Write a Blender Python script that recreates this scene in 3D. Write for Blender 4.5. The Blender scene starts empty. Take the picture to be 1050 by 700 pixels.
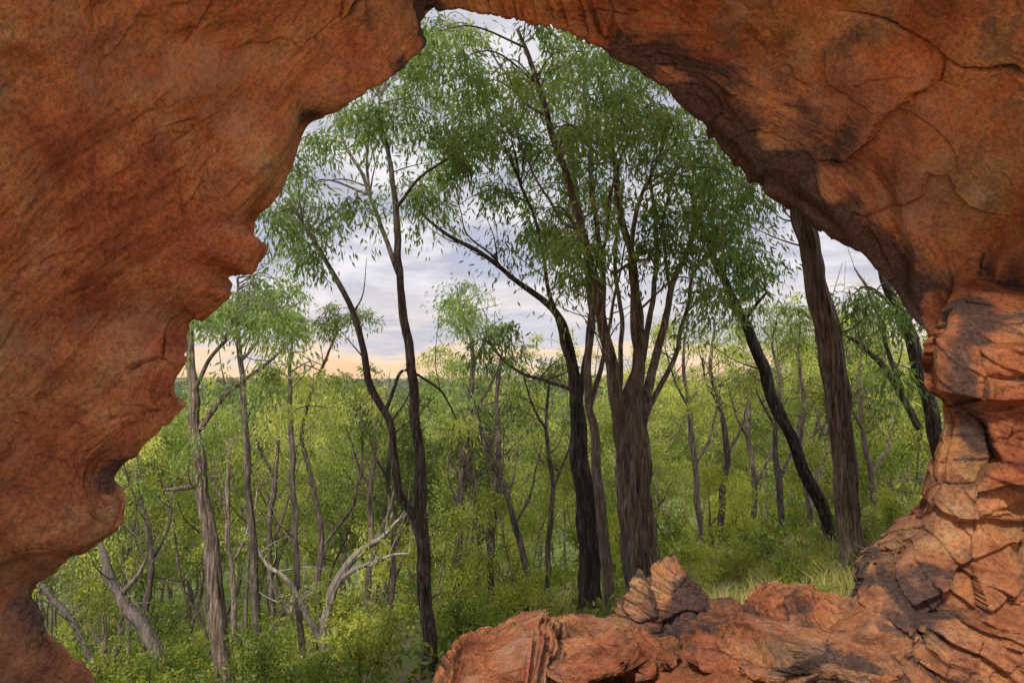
import bpy, math, random
import numpy as np
from mathutils import Vector
R = math.radians
scene = bpy.context.scene
col = scene.collection
rng = np.random.default_rng(7)

# ---------------- camera ----------------
F = 1050*26/36.0
PITCH = math.atan(42/F)
CAMZ = 1.4
cp, sp = math.cos(PITCH), math.sin(PITCH)
cd = bpy.data.cameras.new('camera'); cam = bpy.data.objects.new('camera', cd); col.objects.link(cam)
cd.lens = 26; cd.sensor_width = 36; cd.clip_end = 6000; cd.clip_start = 0.05
cam.location = (0, 0, CAMZ); cam.rotation_euler = (R(90)+PITCH, 0, 0)
scene.camera = cam
def W(px, py, Y):
    dx = (px-525)/F; dz = -(py-350)/F
    ry = cp-dz*sp; rz = sp+dz*cp
    t = Y/ry
    return np.stack(np.broadcast_arrays(dx*t, Y+0*t, CAMZ+rz*t), -1)

# ---------------- noise ----------------
_pr = np.random.default_rng(11)
PERM = _pr.permutation(256); PERM = np.concatenate([PERM, PERM, PERM])
GR = _pr.normal(size=(256, 3)); GR /= np.linalg.norm(GR, axis=1)[:, None]
def hsh(i, j, k): return PERM[(PERM[(PERM[i & 255]+j) & 255]+k) & 255]
def perlin(P):
    I = np.floor(P).astype(np.int64); f = P-I
    u = f*f*f*(f*(f*6-15)+10)
    out = np.zeros(len(P))
    for a in (0, 1):
        wa = u[:, 0] if a else 1-u[:, 0]
        for b in (0, 1):
            wb = u[:, 1] if b else 1-u[:, 1]
            for c in (0, 1):
                wc = u[:, 2] if c else 1-u[:, 2]
                g = GR[hsh(I[:, 0]+a, I[:, 1]+b, I[:, 2]+c)]
                d = (f[:, 0]-a)*g[:, 0]+(f[:, 1]-b)*g[:, 1]+(f[:, 2]-c)*g[:, 2]
                out += wa*wb*wc*d
    return out*1.5
def fbm(P, o=4, rough=.5):
    s = np.zeros(len(P)); a = 1.0
    for k in range(o):
        s += a*perlin(P*(2.03**k)+k*17.3); a *= rough
    return s
RT = _pr.random((256, 4)); RD = _pr.normal(size=(256, 3)); RD /= np.linalg.norm(RD, axis=1)[:, None]
def facet(P):
    """angular facets (each cell tilts its own way) and the distance to the nearest cell border"""
    I = np.floor(P).astype(np.int64)
    best = np.full(len(P), 9.); b2 = np.full(len(P), 9.); val = np.zeros(len(P))
    for a in (-1, 0, 1):
        for b in (-1, 0, 1):
            for c in (-1, 0, 1):
                h = hsh(I[:, 0]+a, I[:, 1]+b, I[:, 2]+c)
                D = P-(I+np.array([a, b, c])+RT[h, :3])
                d = np.einsum('ij,ij->i', D, D)
                m = d < best
                b2 = np.where(m, best, np.minimum(b2, d))
                best[m] = d[m]
                val[m] = (np.einsum('ij,ij->i', D, RD[h])+(RT[h, 3]-.5)*.6)[m]
    return val, np.sqrt(b2)-np.sqrt(best)

# ---------------- mesh building ----------------
def quads_mesh(name, V, Q, smooth=True):
    me = bpy.data.meshes.new(name)
    V = np.asarray(V, np.float32); Q = np.asarray(Q, np.int32)
    me.vertices.add(len(V)); me.vertices.foreach_set('co', V.ravel())
    me.loops.add(Q.size); me.loops.foreach_set('vertex_index', Q.ravel())
    me.polygons.add(len(Q)); me.polygons.foreach_set('loop_start', np.arange(len(Q), dtype=np.int32)*4)
    me.update(calc_edges=True)
    me.polygons.foreach_set('use_smooth', np.full(len(Q), smooth))
    me.validate()
    return me
def fattr(me, name, arr, domain='POINT'):
    a = me.attributes.new(name, 'FLOAT', domain); a.data.foreach_set('value', np.asarray(arr, np.float32))
def link(name, me, mat, parent=None):
    o = bpy.data.objects.new(name, me); col.objects.link(o)
    if mat and not me.materials: me.materials.append(mat)
    o.parent = parent
    return o
def empty(name, loc):
    o = bpy.data.objects.new(name, None); col.objects.link(o); o.location = loc; o.empty_display_size = .2
    return o
def tag(o, label=None, cat=None, group=None, kind=None):
    if label: o['label'] = label
    if cat: o['category'] = cat
    if group: o['group'] = group
    if kind: o['kind'] = kind
    return o
class Acc:
    def __init__(s): s.V = []; s.Q = []; s.n = 0
    def add(s, V, Q): s.V.append(V); s.Q.append(Q+s.n); s.n += len(V)
    def arrays(s): return np.concatenate(s.V), np.concatenate(s.Q)
    def mesh(s, name): return quads_mesh(name, *s.arrays())
def catmull(P, k):
    P = np.asarray(P, float)
    if len(P) < 3 or k < 2:
        t = np.linspace(0, len(P)-1, (len(P)-1)*max(k, 1)+1)
        return np.stack([np.interp(t, np.arange(len(P)), P[:, c]) for c in range(P.shape[1])], 1)
    E = np.vstack([2*P[0]-P[1], P, 2*P[-1]-P[-2]])
    out = []
    for i in range(len(P)-1):
        a, b, c, d = E[i:i+4]
        for t in np.arange(k)/k:
            out.append(.5*(2*b+(c-a)*t+(2*a-5*b+4*c-d)*t*t+(3*b-a-3*c+d)*t**3))
    out.append(P[-1])
    return np.array(out)
def tube(acc, P, r, n=8, furrow=0.):
    P = np.asarray(P, float); r = np.asarray(r, float)
    T = np.gradient(P, axis=0); T /= np.linalg.norm(T, axis=1)[:, None]+1e-9
    ref = np.array([0.93, .36, .05]); 
    if abs(T[len(T)//2] @ ref) > .9: ref = np.array([0, .2, 1.])
    A = np.cross(T, ref); A /= np.linalg.norm(A, axis=1)[:, None]+1e-9
    B = np.cross(T, A)
    th = np.arange(n)*2*math.pi/n
    rr = np.repeat(r[:, None], n, 1)
    if furrow:
        Q3 = np.stack([np.repeat(np.cos(th)[None]*4., len(P), 0), np.repeat(np.sin(th)[None]*4., len(P), 0), np.repeat(P[:, 2:3]*1.1, n, 1)], -1).reshape(-1, 3)
        rr = rr*(1+furrow*fbm(Q3+P[0, 0]*3, 3).reshape(len(P), n))
    V = P[:, None]+A[:, None]*(np.cos(th)[None, :, None]*rr[..., None])+B[:, None]*(np.sin(th)[None, :, None]*rr[..., None])
    m = len(P)
    i = np.arange(m-1)[:, None]*n; j = np.arange(n)[None]; j2 = (j+1) % n
    Q = np.stack([i+j, i+j2, i+n+j2, i+n+j], -1).reshape(-1, 4)
    acc.add(V.reshape(-1, 3), Q)

# ---------------- materials ----------------
def newmat(name):
    m = bpy.data.materials.new(name); m.use_nodes = True
    nt = m.node_tree; b = nt.nodes['Principled BSDF']; b.inputs['Roughness'].default_value = .85
    b.inputs['Specular IOR Level'].default_value = .25
    return m, nt, b
def N(nt, t, **kw):
    n = nt.nodes.new(t)
    for k, v in kw.items():
        if k.startswith('_'): setattr(n, k[1:], v)
        else: n.inputs[k.replace('__', ' ')].default_value = v
    return n
def ramp(nt, fac, stops, interp='LINEAR'):
    r = nt.nodes.new('ShaderNodeValToRGB'); e = r.color_ramp.elements; r.color_ramp.interpolation = interp
    while len(e) < len(stops): e.new(.5)
    for i, (p, c) in enumerate(stops): e[i].position = p; e[i].color = (*c, 1) if len(c) == 3 else c
    nt.links.new(fac, r.inputs['Fac']); return r.outputs['Color']
def mix(nt, fac, a, b, mode='MIX'):
    m = nt.nodes.new('ShaderNodeMix'); m.data_type = 'RGBA'; m.blend_type = mode
    for s, v in ((m.inputs[0], fac), (m.inputs[6], a), (m.inputs[7], b)):
        if isinstance(v, (int, float)): s.default_value = v
        elif isinstance(v, tuple): s.default_value = (*v, 1)
        else: nt.links.new(v, s)
    return m.outputs[2]
def math_(nt, op, a, b=0.):
    m = nt.nodes.new('ShaderNodeMath'); m.operation = op
    for s, v in ((m.inputs[0], a), (m.inputs[1], b)):
        if isinstance(v, (int, float)): s.default_value = v
        else: nt.links.new(v, s)
    return m.outputs[0]
def noise(nt, vec, scale, detail=6, rough=.55, dist=0.):
    n = N(nt, 'ShaderNodeTexNoise', Scale=scale, Detail=detail, Roughness=rough, Distortion=dist)
    nt.links.new(vec, n.inputs['Vector']); return n.outputs['Fac']

def rock_mat(name, pale=.5, palecol=(.66, .48, .34), bump=.03, linef=.65, tone=(1., 1., 1.), sthr=.565):
    m, nt, b = newmat(name)
    pos = nt.nodes.new('ShaderNodeNewGeometry').outputs['Position']
    st = N(nt, 'ShaderNodeAttribute', _attribute_name='strata').outputs['Fac']
    al = N(nt, 'ShaderNodeAttribute', _attribute_name='along').outputs['Fac']
    stain = N(nt, 'ShaderNodeAttribute', _attribute_name='stain').outputs['Fac']  # stain mask; on the rim it also carries painted overhang shade
    sep = nt.nodes.new('ShaderNodeSeparateXYZ'); nt.links.new(pos, sep.inputs[0])
    cmb = nt.nodes.new('ShaderNodeCombineXYZ')
    nt.links.new(math_(nt, 'MULTIPLY', st, 13.), cmb.inputs[0]); nt.links.new(math_(nt, 'MULTIPLY', al, 1.2), cmb.inputs[1]); nt.links.new(math_(nt, 'MULTIPLY', sep.outputs[1], 1.4), cmb.inputs[2])
    big = noise(nt, pos, .65, 7, .65, .3)
    med = noise(nt, pos, 2.2, 11, .74, .2)
    lines = noise(nt, cmb.outputs[0], 1.5, 9, .72, .1)
    fine = noise(nt, pos, 36., 9, .78)
    grit = noise(nt, pos, 170., 3, .6)
    hue = noise(nt, pos, 1.1, 8, .7, .4)
    c1 = ramp(nt, big, [(.34, (.20, .075, .048)), (.42, (.40, .145, .07)), (.49, (.66, .275, .115)), (.55, (.72, .40, .19)), (.61, (.55, .33, .21)), (.70, (.32, .22, .175))])
    c2 = ramp(nt, med, [(.30, (.16, .07, .05)), (.41, (.40, .15, .08)), (.50, (.66, .275, .125)), (.58, (.74, .43, .22)), (.68, (.80, .62, .46))])
    c = mix(nt, .5, c1, c2)
    hc = ramp(nt, hue, [(.36, (.92, .82, .86)), (.45, (1.03, .95, .90)), (.52, (1., 1.02, .98)), (.60, (.95, 1.12, 1.)), (.68, (.86, 1.06, 1.2))])
    c = mix(nt, 1., c, hc, 'MULTIPLY')
    lc = ramp(nt, lines, [(.34, (.42, .36, .35)), (.43, (.80, .75, .74)), (.50, (1., 1., 1.)), (.62, (1.2, 1.16, 1.12))])
    c = mix(nt, linef, c, lc, 'MULTIPLY')
    fc = ramp(nt, fine, [(.37, (.50, .46, .44)), (.5, (1., 1., 1.)), (.63, (1.34, 1.32, 1.27))])
    c = mix(nt, .9, c, fc, 'MULTIPLY')
    pn = noise(nt, pos, 1.4, 11, .78, .3)
    pf = ramp(nt, pn, [(.53, (0, 0, 0)), (.63, (pale,)*3)])
    c = mix(nt, pf, c, palecol)
    sn = noise(nt, cmb.outputs[0], .7, 9, .75, .3)
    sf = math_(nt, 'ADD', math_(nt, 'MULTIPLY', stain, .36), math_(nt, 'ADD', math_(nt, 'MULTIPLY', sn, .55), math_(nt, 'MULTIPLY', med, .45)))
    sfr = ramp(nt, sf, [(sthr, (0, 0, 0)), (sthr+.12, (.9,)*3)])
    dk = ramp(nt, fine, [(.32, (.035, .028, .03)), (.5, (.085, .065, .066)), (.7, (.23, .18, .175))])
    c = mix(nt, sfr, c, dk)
    c = mix(nt, 1., c, tone, 'MULTIPLY')
    nt.links.new(c, b.inputs['Base Color'])
    h = math_(nt, 'ADD', math_(nt, 'MULTIPLY', lines, .8), math_(nt, 'MULTIPLY', med, 1.0))
    h = math_(nt, 'ADD', h, math_(nt, 'MULTIPLY', fine, 1.0)); h = math_(nt, 'ADD', h, math_(nt, 'MULTIPLY', grit, .25))
    bp = N(nt, 'ShaderNodeBump', Strength=1., Distance=bump); nt.links.new(h, bp.inputs['Height']); nt.links.new(bp.outputs[0], b.inputs['Normal'])
    return m
M_rock = rock_mat('orange_sandstone', .45)
M_rock2 = rock_mat('banded_sandstone', .5, (.66, .47, .34), .034, .9, (.86, .80, .78), .555)

def bark_mat(name, cols, sc=(13, 13, 2.2), bump=.03):
    m, nt, b = newmat(name)
    pos = nt.nodes.new('ShaderNodeNewGeometry').outputs['Position']
    mp = nt.nodes.new('ShaderNodeMapping'); mp.inputs['Scale'].default_value = sc; nt.links.new(pos, mp.inputs[0])
    f = noise(nt, mp.outputs[0], 1.6, 8, .7, .5); g = noise(nt, pos, 1.1, 4)
    c = ramp(nt, f, [(.36, cols[0]), (.5, cols[1]), (.63, cols[2])])
    c = mix(nt, ramp(nt, g, [(.48, (0, 0, 0)), (.66, (.6,)*3)]), c, cols[3])
    nt.links.new(c, b.inputs['Base Color'])
    bp = N(nt, 'ShaderNodeBump', Strength=1., Distance=bump); nt.links.new(f, bp.inputs['Height']); nt.links.new(bp.outputs[0], b.inputs['Normal'])
    return m
M_iron = bark_mat('ironbark', [(.045, .035, .03), (.22, .165, .13), (.56, .43, .34), (.20, .155, .125)], (20, 20, 1.8), .09)
M_brown = bark_mat('brown_bark', [(.05, .038, .03), (.24, .18, .145), (.50, .39, .32), (.19, .15, .12)], (20, 20, 2.2), .07)
M_dark = bark_mat('dark_bark', [(.025, .02, .018), (.10, .078, .065), (.28, .22, .18), (.07, .056, .048)], (18, 18, 2.5), .04)
M_char = bark_mat('charred_bark', [(.015, .013, .012), (.06, .05, .044), (.18, .145, .12), (.04, .034, .03)], (18, 18, 2.5), .05)
M_grey = bark_mat('grey_bark', [(.06, .048, .04), (.14, .112, .095), (.25, .205, .175), (.08, .065, .055)])
M_pale = bark_mat('pale_bark', [(.13, .105, .09), (.30, .255, .22), (.50, .44, .39), (.15, .12, .10)], (8, 8, 2.5))

def leaf_mat(name, c0, c1, c2, trans=.4, orand=.4):
    m, nt, b = newmat(name)
    t = N(nt, 'ShaderNodeAttribute', _attribute_name='tint').outputs['Fac']
    oi = nt.nodes.new('ShaderNodeObjectInfo').outputs['Random']
    pos = nt.nodes.new('ShaderNodeNewGeometry').outputs['Position']
    g = noise(nt, pos, .5, 3)
    f = math_(nt, 'ADD', math_(nt, 'MULTIPLY', t, .5), math_(nt, 'MULTIPLY', g, .5))
    f = math_(nt, 'ADD', f, math_(nt, 'MULTIPLY', math_(nt, 'SUBTRACT', oi, .5), orand))
    c = ramp(nt, f, [(.22, c0), (.5, c1), (.8, c2)])
    b.inputs['Roughness'].default_value = .5
    nt.links.new(c, b.inputs['Base Color'])
    tr = nt.nodes.new('ShaderNodeBsdfTranslucent'); nt.links.new(mix(nt, 1., c, (1.25, 1.3, .7), 'MULTIPLY'), tr.inputs[0])
    ms = nt.nodes.new('ShaderNodeMixShader'); ms.inputs[0].default_value = trans
    nt.links.new(b.outputs[0], ms.inputs[1]); nt.links.new(tr.outputs[0], ms.inputs[2])
    nt.links.new(ms.outputs[0], nt.nodes['Material Output'].inputs[0])
    return m
M_leaf = leaf_mat('gum_leaves', (.075, .125, .04), (.18, .26, .075), (.38, .46, .15), .45, .1)
M_leafmid = leaf_mat('mid_leaves', (.055, .085, .022), (.205, .26, .05), (.50, .51, .12), .45, .5)
M_leafyel = leaf_mat('young_leaves', (.09, .13, .022), (.25, .30, .045), (.52, .52, .10), .45, .45)
M_cover = leaf_mat('undergrowth_leaves', (.055, .085, .018), (.18, .225, .04), (.45, .46, .10), .4, 0.)

# ---------------- world ----------------
w = bpy.data.worlds.new('World'); scene.world = w; w.use_nodes = True
nt = w.node_tree; nt.nodes.clear()
SUN_EL, SUN_AZ = R(38), R(203)
out = nt.nodes.new('ShaderNodeOutputWorld')
sky = nt.nodes.new('ShaderNodeTexSky'); sky.sky_type = 'NISHITA'; sky.sun_disc = False
sky.sun_elevation = SUN_EL; sky.sun_rotation = SUN_AZ
bg1 = nt.nodes.new('ShaderNodeBackground'); bg1.inputs[1].default_value = .1; nt.links.new(sky.outputs[0], bg1.inputs[0])
tc = nt.nodes.new('ShaderNodeTexCoord').outputs['Generated']
sx = nt.nodes.new('ShaderNodeSeparateXYZ'); nt.links.new(tc, sx.inputs[0])
zz = math_(nt, 'ADD', math_(nt, 'MAXIMUM', sx.outputs[2], 0.), .17)
cb = nt.nodes.new('ShaderNodeCombineXYZ')
nt.links.new(math_(nt, 'DIVIDE', sx.outputs[0], zz), cb.inputs[0]); nt.links.new(math_(nt, 'DIVIDE', sx.outputs[1], zz), cb.inputs[1])
cn = noise(nt, cb.outputs[0], 1.9, 9, .57, .35)
cc = ramp(nt, cn, [(.37, (.54, .56, .71)), (.44, (.55, .55, .66)), (.505, (.71, .69, .77)), (.60, (.98, .94, .97))])
mpz = nt.nodes.new('ShaderNodeMapping'); mpz.inputs['Scale'].default_value = (4., 4., 26.); nt.links.new(tc, mpz.inputs[0])
bn = noise(nt, mpz.outputs[0], 1.3, 7, .62, .3)
hz = ramp(nt, math_(nt, 'ADD', sx.outputs[2], math_(nt, 'MULTIPLY', math_(nt, 'SUBTRACT', bn, .5), .24)),
          [(.0, (1.06, .68, .38, 1)), (.030, (1.10, .82, .56, 1)), (.050, (.78, .70, .72, 1)), (.072, (.58, .59, .69, 1)), (.105, (1.0, .88, .80, 1)), (.15, (.76, .73, .80, 1))])
hf = ramp(nt, sx.outputs[2], [(.06, (1, 1, 1)), (.16, (0, 0, 0))])
cc = mix(nt, math_(nt, 'MULTIPLY', hf, .92), cc, hz)
bg2 = nt.nodes.new('ShaderNodeBackground'); nt.links.new(cc, bg2.inputs[0])
zb_ = nt.nodes.new('ShaderNodeMapRange'); zb_.interpolation_type = 'SMOOTHSTEP'; zb_.inputs[1].default_value = .5; zb_.inputs[2].default_value = .9; zb_.inputs[3].default_value = 0; zb_.inputs[4].default_value = 1.7; nt.links.new(sx.outputs[2], zb_.inputs[0])
yb_ = nt.nodes.new('ShaderNodeMapRange'); yb_.interpolation_type = 'SMOOTHSTEP'; yb_.inputs[1].default_value = .1; yb_.inputs[2].default_value = -.7; yb_.inputs[3].default_value = 0; yb_.inputs[4].default_value = .9; nt.links.new(sx.outputs[1], yb_.inputs[0])
nt.links.new(math_(nt, 'ADD', math_(nt, 'ADD', zb_.outputs[0], yb_.outputs[0]), 1.0), bg2.inputs[1])
mx = nt.nodes.new('ShaderNodeMixShader'); mx.inputs[0].default_value = .95
nt.links.new(bg1.outputs[0], mx.inputs[1]); nt.links.new(bg2.outputs[0], mx.inputs[2]); nt.links.new(mx.outputs[0], out.inputs[0])
sd = bpy.data.lights.new('sun', 'SUN'); so = bpy.data.objects.new('sun', sd); col.objects.link(so)
sd.energy = 3.8; sd.angle = R(6); sd.color = (1, .92, .79)
dirv = Vector((math.sin(SUN_AZ)*math.cos(SUN_EL), math.cos(SUN_AZ)*math.cos(SUN_EL), math.sin(SUN_EL)))
so.rotation_euler = dirv.to_track_quat('Z', 'Y').to_euler()

# ---------------- ground ----------------
def ss(a, b, x): t = np.clip((x-a)/(b-a), 0, 1); return t*t*(3-2*t)
def H(x, y):
    x = np.asarray(x, float); y = np.asarray(y, float)
    xs = np.tanh((x-3.6)/14)*14
    o = -.9+.26*xs+.22*np.clip(x-3, 0, 4)*ss(11.5, 8, y)-.19*(np.minimum(y, 80)-8)-.07*np.clip(y-14, 0, 40)
    o = np.where(y > 60, o*(1-ss(60, 300, y))+(-19)*ss(60, 300, y), o)
    P = np.stack([x*.12, y*.12, 0*x], -1).reshape(-1, 3)
    o = o+(fbm(P, 3)*.5).reshape(x.shape)*np.clip((y-6)/10, 0, 1)
    far = ss(450, 1800, y)
    P2 = np.stack([x*.0016, y*.0016, 0*x+3], -1).reshape(-1, 3)
    o = o+far*(22+6*fbm(P2, 3).reshape(x.shape))
    s = ss(3.0, 5.6, y)
    return -.12*(1-s)+o*s
def Hs(x, y): return float(H(np.array([x]), np.array([y]))[0])
tu = np.linspace(-1, 1, 240); tv = np.linspace(0, 1, 320)
gx = np.sign(tu)*(np.abs(tu)**3.2)*3000+tu*12
gy = -4+tv*24+(tv**4.5)*3600
X, Y = np.meshgrid(gx, gy)
V = np.stack([X, Y, H(X, Y)], -1).reshape(-1, 3)
def gridq(nv, nu):
    i = np.arange(nv-1)[:, None]*nu; j = np.arange(nu-1)[None]
    return np.stack([i+j, i+j+1, i+nu+j+1, i+nu+j], -1).reshape(-1, 4)
m, nt, b = newmat('forest_floor')
pos = nt.nodes.new('ShaderNodeNewGeometry').outputs['Position']
a1 = noise(nt, pos, .9, 9, .75); a2 = noise(nt, pos, 25, 5, .7)
c = ramp(nt, a2, [(.3, (.06, .045, .028)), (.5, (.17, .125, .07)), (.7, (.33, .26, .15))])
c = mix(nt, ramp(nt, a1, [(.42, (0, 0, 0)), (.55, (.9, .9, .9))]), c, (.11, .14, .04))
sp_ = nt.nodes.new('ShaderNodeSeparateXYZ'); nt.links.new(pos, sp_.inputs[0])
fr = nt.nodes.new('ShaderNodeMapRange'); fr.inputs[1].default_value = 25; fr.inputs[2].default_value = 70; nt.links.new(sp_.outputs[1], fr.inputs[0])
fcol = ramp(nt, noise(nt, pos, .5, 10, .8), [(.38, (.035, .055, .018)), (.5, (.09, .125, .035)), (.62, (.22, .25, .07))])
c = mix(nt, fr.outputs[0], c, fcol)
fr2 = nt.nodes.new('ShaderNodeMapRange'); fr2.inputs[1].default_value = 500; fr2.inputs[2].default_value = 1600; nt.links.new(sp_.outputs[1], fr2.inputs[0])
c = mix(nt, fr2.outputs[0], c, (.06, .085, .07))  # aerial haze put into the base colour of the distant hills
nt.links.new(c, b.inputs['Base Color'])
bp = N(nt, 'ShaderNodeBump', Strength=.8, Distance=.05); nt.links.new(a2, bp.inputs['Height']); nt.links.new(bp.outputs[0], b.inputs['Normal'])
tag(link('ground', quads_mesh('ground', V, gridq(320, 240)), m), kind='structure')

# ---------------- rock arch ----------------
rim = [(150,900),(120,790),(98,705),(75,670),(50,650),(38,630),(33,603),(60,583),(96,566),(122,545),(130,512),(116,490),(142,464),(168,440),(191,413),(180,395),(190,370),(191,335),(214,320),(237,304),(234,283),(256,280),(271,253),(252,244),(248,231),(262,200),(284,165),(300,138),(313,119),(345,112),(365,100),(392,87),(418,66),(439,42),(428,22),(438,7),(470,9),(505,17),(545,26),(585,38),(632,60),(680,90),(712,119),(735,128),(762,152),(780,172),(786,198),(814,210),(850,240),(886,264),(917,297),(942,330),(956,344),(1000,350),(1060,352),(1110,390),(1125,500),(1130,640),(1130,900)]
rim = np.array(rim, float)
NU = 1250
L = np.concatenate([[0], np.cumsum(np.linalg.norm(np.diff(rim, axis=0), axis=1))])
tt = np.linspace(0, L[-1], NU)
rp = np.stack([np.interp(tt, L, rim[:, 0]), np.interp(tt, L, rim[:, 1])], 1)
def sm(a, k):
    p = np.pad(a, ((k, k), (0, 0)), mode='edge'); ker = np.hanning(2*k+3)[1:-1]; ker /= ker.sum()
    return np.stack([np.convolve(p[:, c], ker, 'valid') for c in range(a.shape[1])], 1)
rp = sm(rp, 3)
rs1 = sm(rp, 30); rs2 = sm(rp, 110)
Cc = np.array([540., 430.])
d0 = np.interp(tt/L[-1], [0, .15, .35, .5, .7, .85, 1], [4.5, 4.6, 5.0, 5.5, 5.3, 5.0, 5.0])
inw = np.einsum('ij,ij->i', rp-sm(rp, 60), (Cc-rp)/np.linalg.norm(Cc-rp, axis=1)[:, None])
inw = sm(inw[:, None], 6)[:, 0]
prof = np.array([
 (-1.00, 1.62, 1.34), (-.80, 1.50, 1.26), (-.6, 1.25, 1.17), (-.4, 1.10, 1.10), (-.2, 1.01, 1.045), (0, .996, 1.0), (.05, 1.012, .982), (.16, 1.08, .965), (.32, 1.22, .94),
 (.5, 1.42, .86), (.7, 1.76, .73), (.85, 2.3, .57), (1.0, 3.3, .39), (1.12, 6., .21), (1.2, 12, .10)])
vs = np.concatenate([np.linspace(-1, -.22, 26), np.linspace(-.2, 0, 22)[:-1], np.linspace(0, .75, 290)[:-1], np.linspace(.75, 1.2, 50)])
ps = catmull(prof, 8); 
scl = np.interp(vs, ps[:, 0], ps[:, 1]); dfr = np.interp(vs, ps[:, 0], ps[:, 2])
NV = len(vs)
k1 = ss(.02, .24, np.abs(vs)); k2 = ss(.15, .6, np.abs(vs))
P2 = rp[None]*(1-k1)[:, None, None]+rs1[None]*k1[:, None, None]
P2 = P2*(1-k2)[:, None, None]+rs2[None]*k2[:, None, None]
P2 = Cc+(P2-Cc)*scl[:, None, None]
Yd = d0[None]*dfr[:, None]-np.clip(inw, -28, 32)[None]*.015*np.exp(-(vs/.20)**2)[:, None]
A = W(P2[..., 0], P2[..., 1], Yd)
def grid_normals(A):
    du = np.gradient(A, axis=1); dv = np.gradient(A, axis=0)
    n = np.cross(du, dv); n /= np.linalg.norm(n, axis=2)[..., None]+1e-9
    return n
n0 = grid_normals(A)
ctr = np.array([0, 1.5, 1.6]); 
FLIP = np.mean(np.einsum('ijk,ijk->ij', n0[60:300], ctr-A[60:300])) < 0
if FLIP: n0 = -n0
ns = n0.copy()
for _ in range(4):
    ns[:, 4:-4] = (ns[:, 4:-4]+ns[:, :-8]+ns[:, 8:])/3
ns /= np.linalg.norm(ns, axis=2)[..., None]+1e-9
Pf = A.reshape(-1, 3)
rad = np.hypot(Pf[:, 0]-.2, (Pf[:, 2]-1.0)*1.05); ang = np.arctan2(Pf[:, 2]-1.0, Pf[:, 0]-.2)
warp = fbm(Pf*.7, 2); warp2 = fbm(Pf*3+7, 3)
side = ss(-.6, .8, Pf[:, 0])
plane = (Pf[:, 0]*-.62+Pf[:, 2]*.62-Pf[:, 1]*.45)
strata = (rad*.9+Pf[:, 1]*.30)*side+plane*(1-side)+warp*.06+warp2*.005
along = (ang*2.6)*side+(Pf[:, 0]*.7+Pf[:, 2]*.7)*(1-side)
l1 = perlin(np.stack([strata*5.0, along*.7, Pf[:, 1]*.7], 1))
W1 = np.stack([warp, warp2*.12, warp*.5], 1)
fv, fb1 = facet(np.stack([strata*1.5, along*.6, Pf[:, 1]*.7], 1)+W1*.5)
fv2, fb2 = facet(Pf*1.5+W1)
fv3, fb3 = facet(np.stack([strata*9, along*3, Pf[:, 1]*3], 1)+W1*.5)
vv = np.repeat(vs, NU)
edge = 1-.9*np.exp(-(vv/.06)**2)
near = np.exp(-(np.clip(vv, 0, 9)/.26)**2)
ter = strata*2.3+fv*1.1; tf = ter-np.floor(ter); step = (ss(.84, 1.0, tf)-tf)/2.3
ter2 = strata*10+fv3*.8+fv2; tf2 = ter2-np.floor(ter2); step2 = (ss(.75, 1.0, tf2)-tf2)/10
patch1 = ss(-.15, .2, perlin(Pf*.8+33)); rz = ss(.14, .44, perlin(Pf*.9+21))
disp = .20*perlin(Pf*.5+3)+.06*fbm(Pf*1.3, 2)+(.32*side+.06*near)*patch1*step+(.02+.45*side*near+.14*near*(1-side)+.08*rz)*step2
disp += (.06+.94*side)*.12*fv*.6+(.22+.4*side+.3*rz)*.055*fv2+(.12+.70*rz+.5*side*near)*(.014*fv3+.014*fbm(Pf*7, 4))+.004*l1
crack = np.exp(-(fb1/.013)**2)*ss(.05, .25, perlin(Pf*.9+40)); crack = np.clip(crack, 0, 1)
disp -= .055*crack
hollow = ss(.22, .55, perlin(Pf*1.9+11))*(1-side*.5); disp -= .05*hollow
pit = ss(.26, .5, perlin(Pf*11+3))*ss(-.05, .25, perlin(Pf*.9+90)); disp -= .022*pit
disp *= edge
disp += (1-edge)*(.018*fbm(Pf*5.5, 4)+.03*fv2+.02*fv3)
Pd = Pf+ns.reshape(-1, 3)*disp[:, None]
A2 = Pd.reshape(NV, NU, 3)
nn = grid_normals(A2)
if FLIP: nn = -nn
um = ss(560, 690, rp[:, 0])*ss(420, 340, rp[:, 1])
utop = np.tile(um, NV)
lobe = np.tile(ss(380, 420, rp[:, 0])*ss(475, 445, rp[:, 0])*ss(120, 60, rp[:, 1]), NV)  # darker pocket at the top centre of the rim
recess_shade = np.tile(ss(2, -12, inw)*ss(420, 300, rp[:, 0]), NV)  # overhang shade in the left rim recesses, painted into the rock colour
stain = utop*np.exp(-(np.clip(vv, 0, 9)/.18)**2)*1.2+.3*crack+.3*ss(0, .4, perlin(Pf*1.1+60))*side+.7*lobe*np.exp(-(vv/.16)**2)+.6*recess_shade*np.exp(-(vv/.13)**2)  # stain plus the painted overhang shade of the left rim recesses
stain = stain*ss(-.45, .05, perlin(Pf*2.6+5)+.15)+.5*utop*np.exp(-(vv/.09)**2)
arch = empty('rock_arch', (0, 4, 0))
tag(arch, 'huge orange sandstone arch framing the forest, with streaked walls and a jagged inner rim', 'rock arch')
ucut = [0, int(np.argmin(np.linalg.norm(rp-np.array([437, 8]), axis=1))), int(np.argmin(np.linalg.norm(rp-np.array([956, 344]), axis=1))), NU-1]
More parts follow.
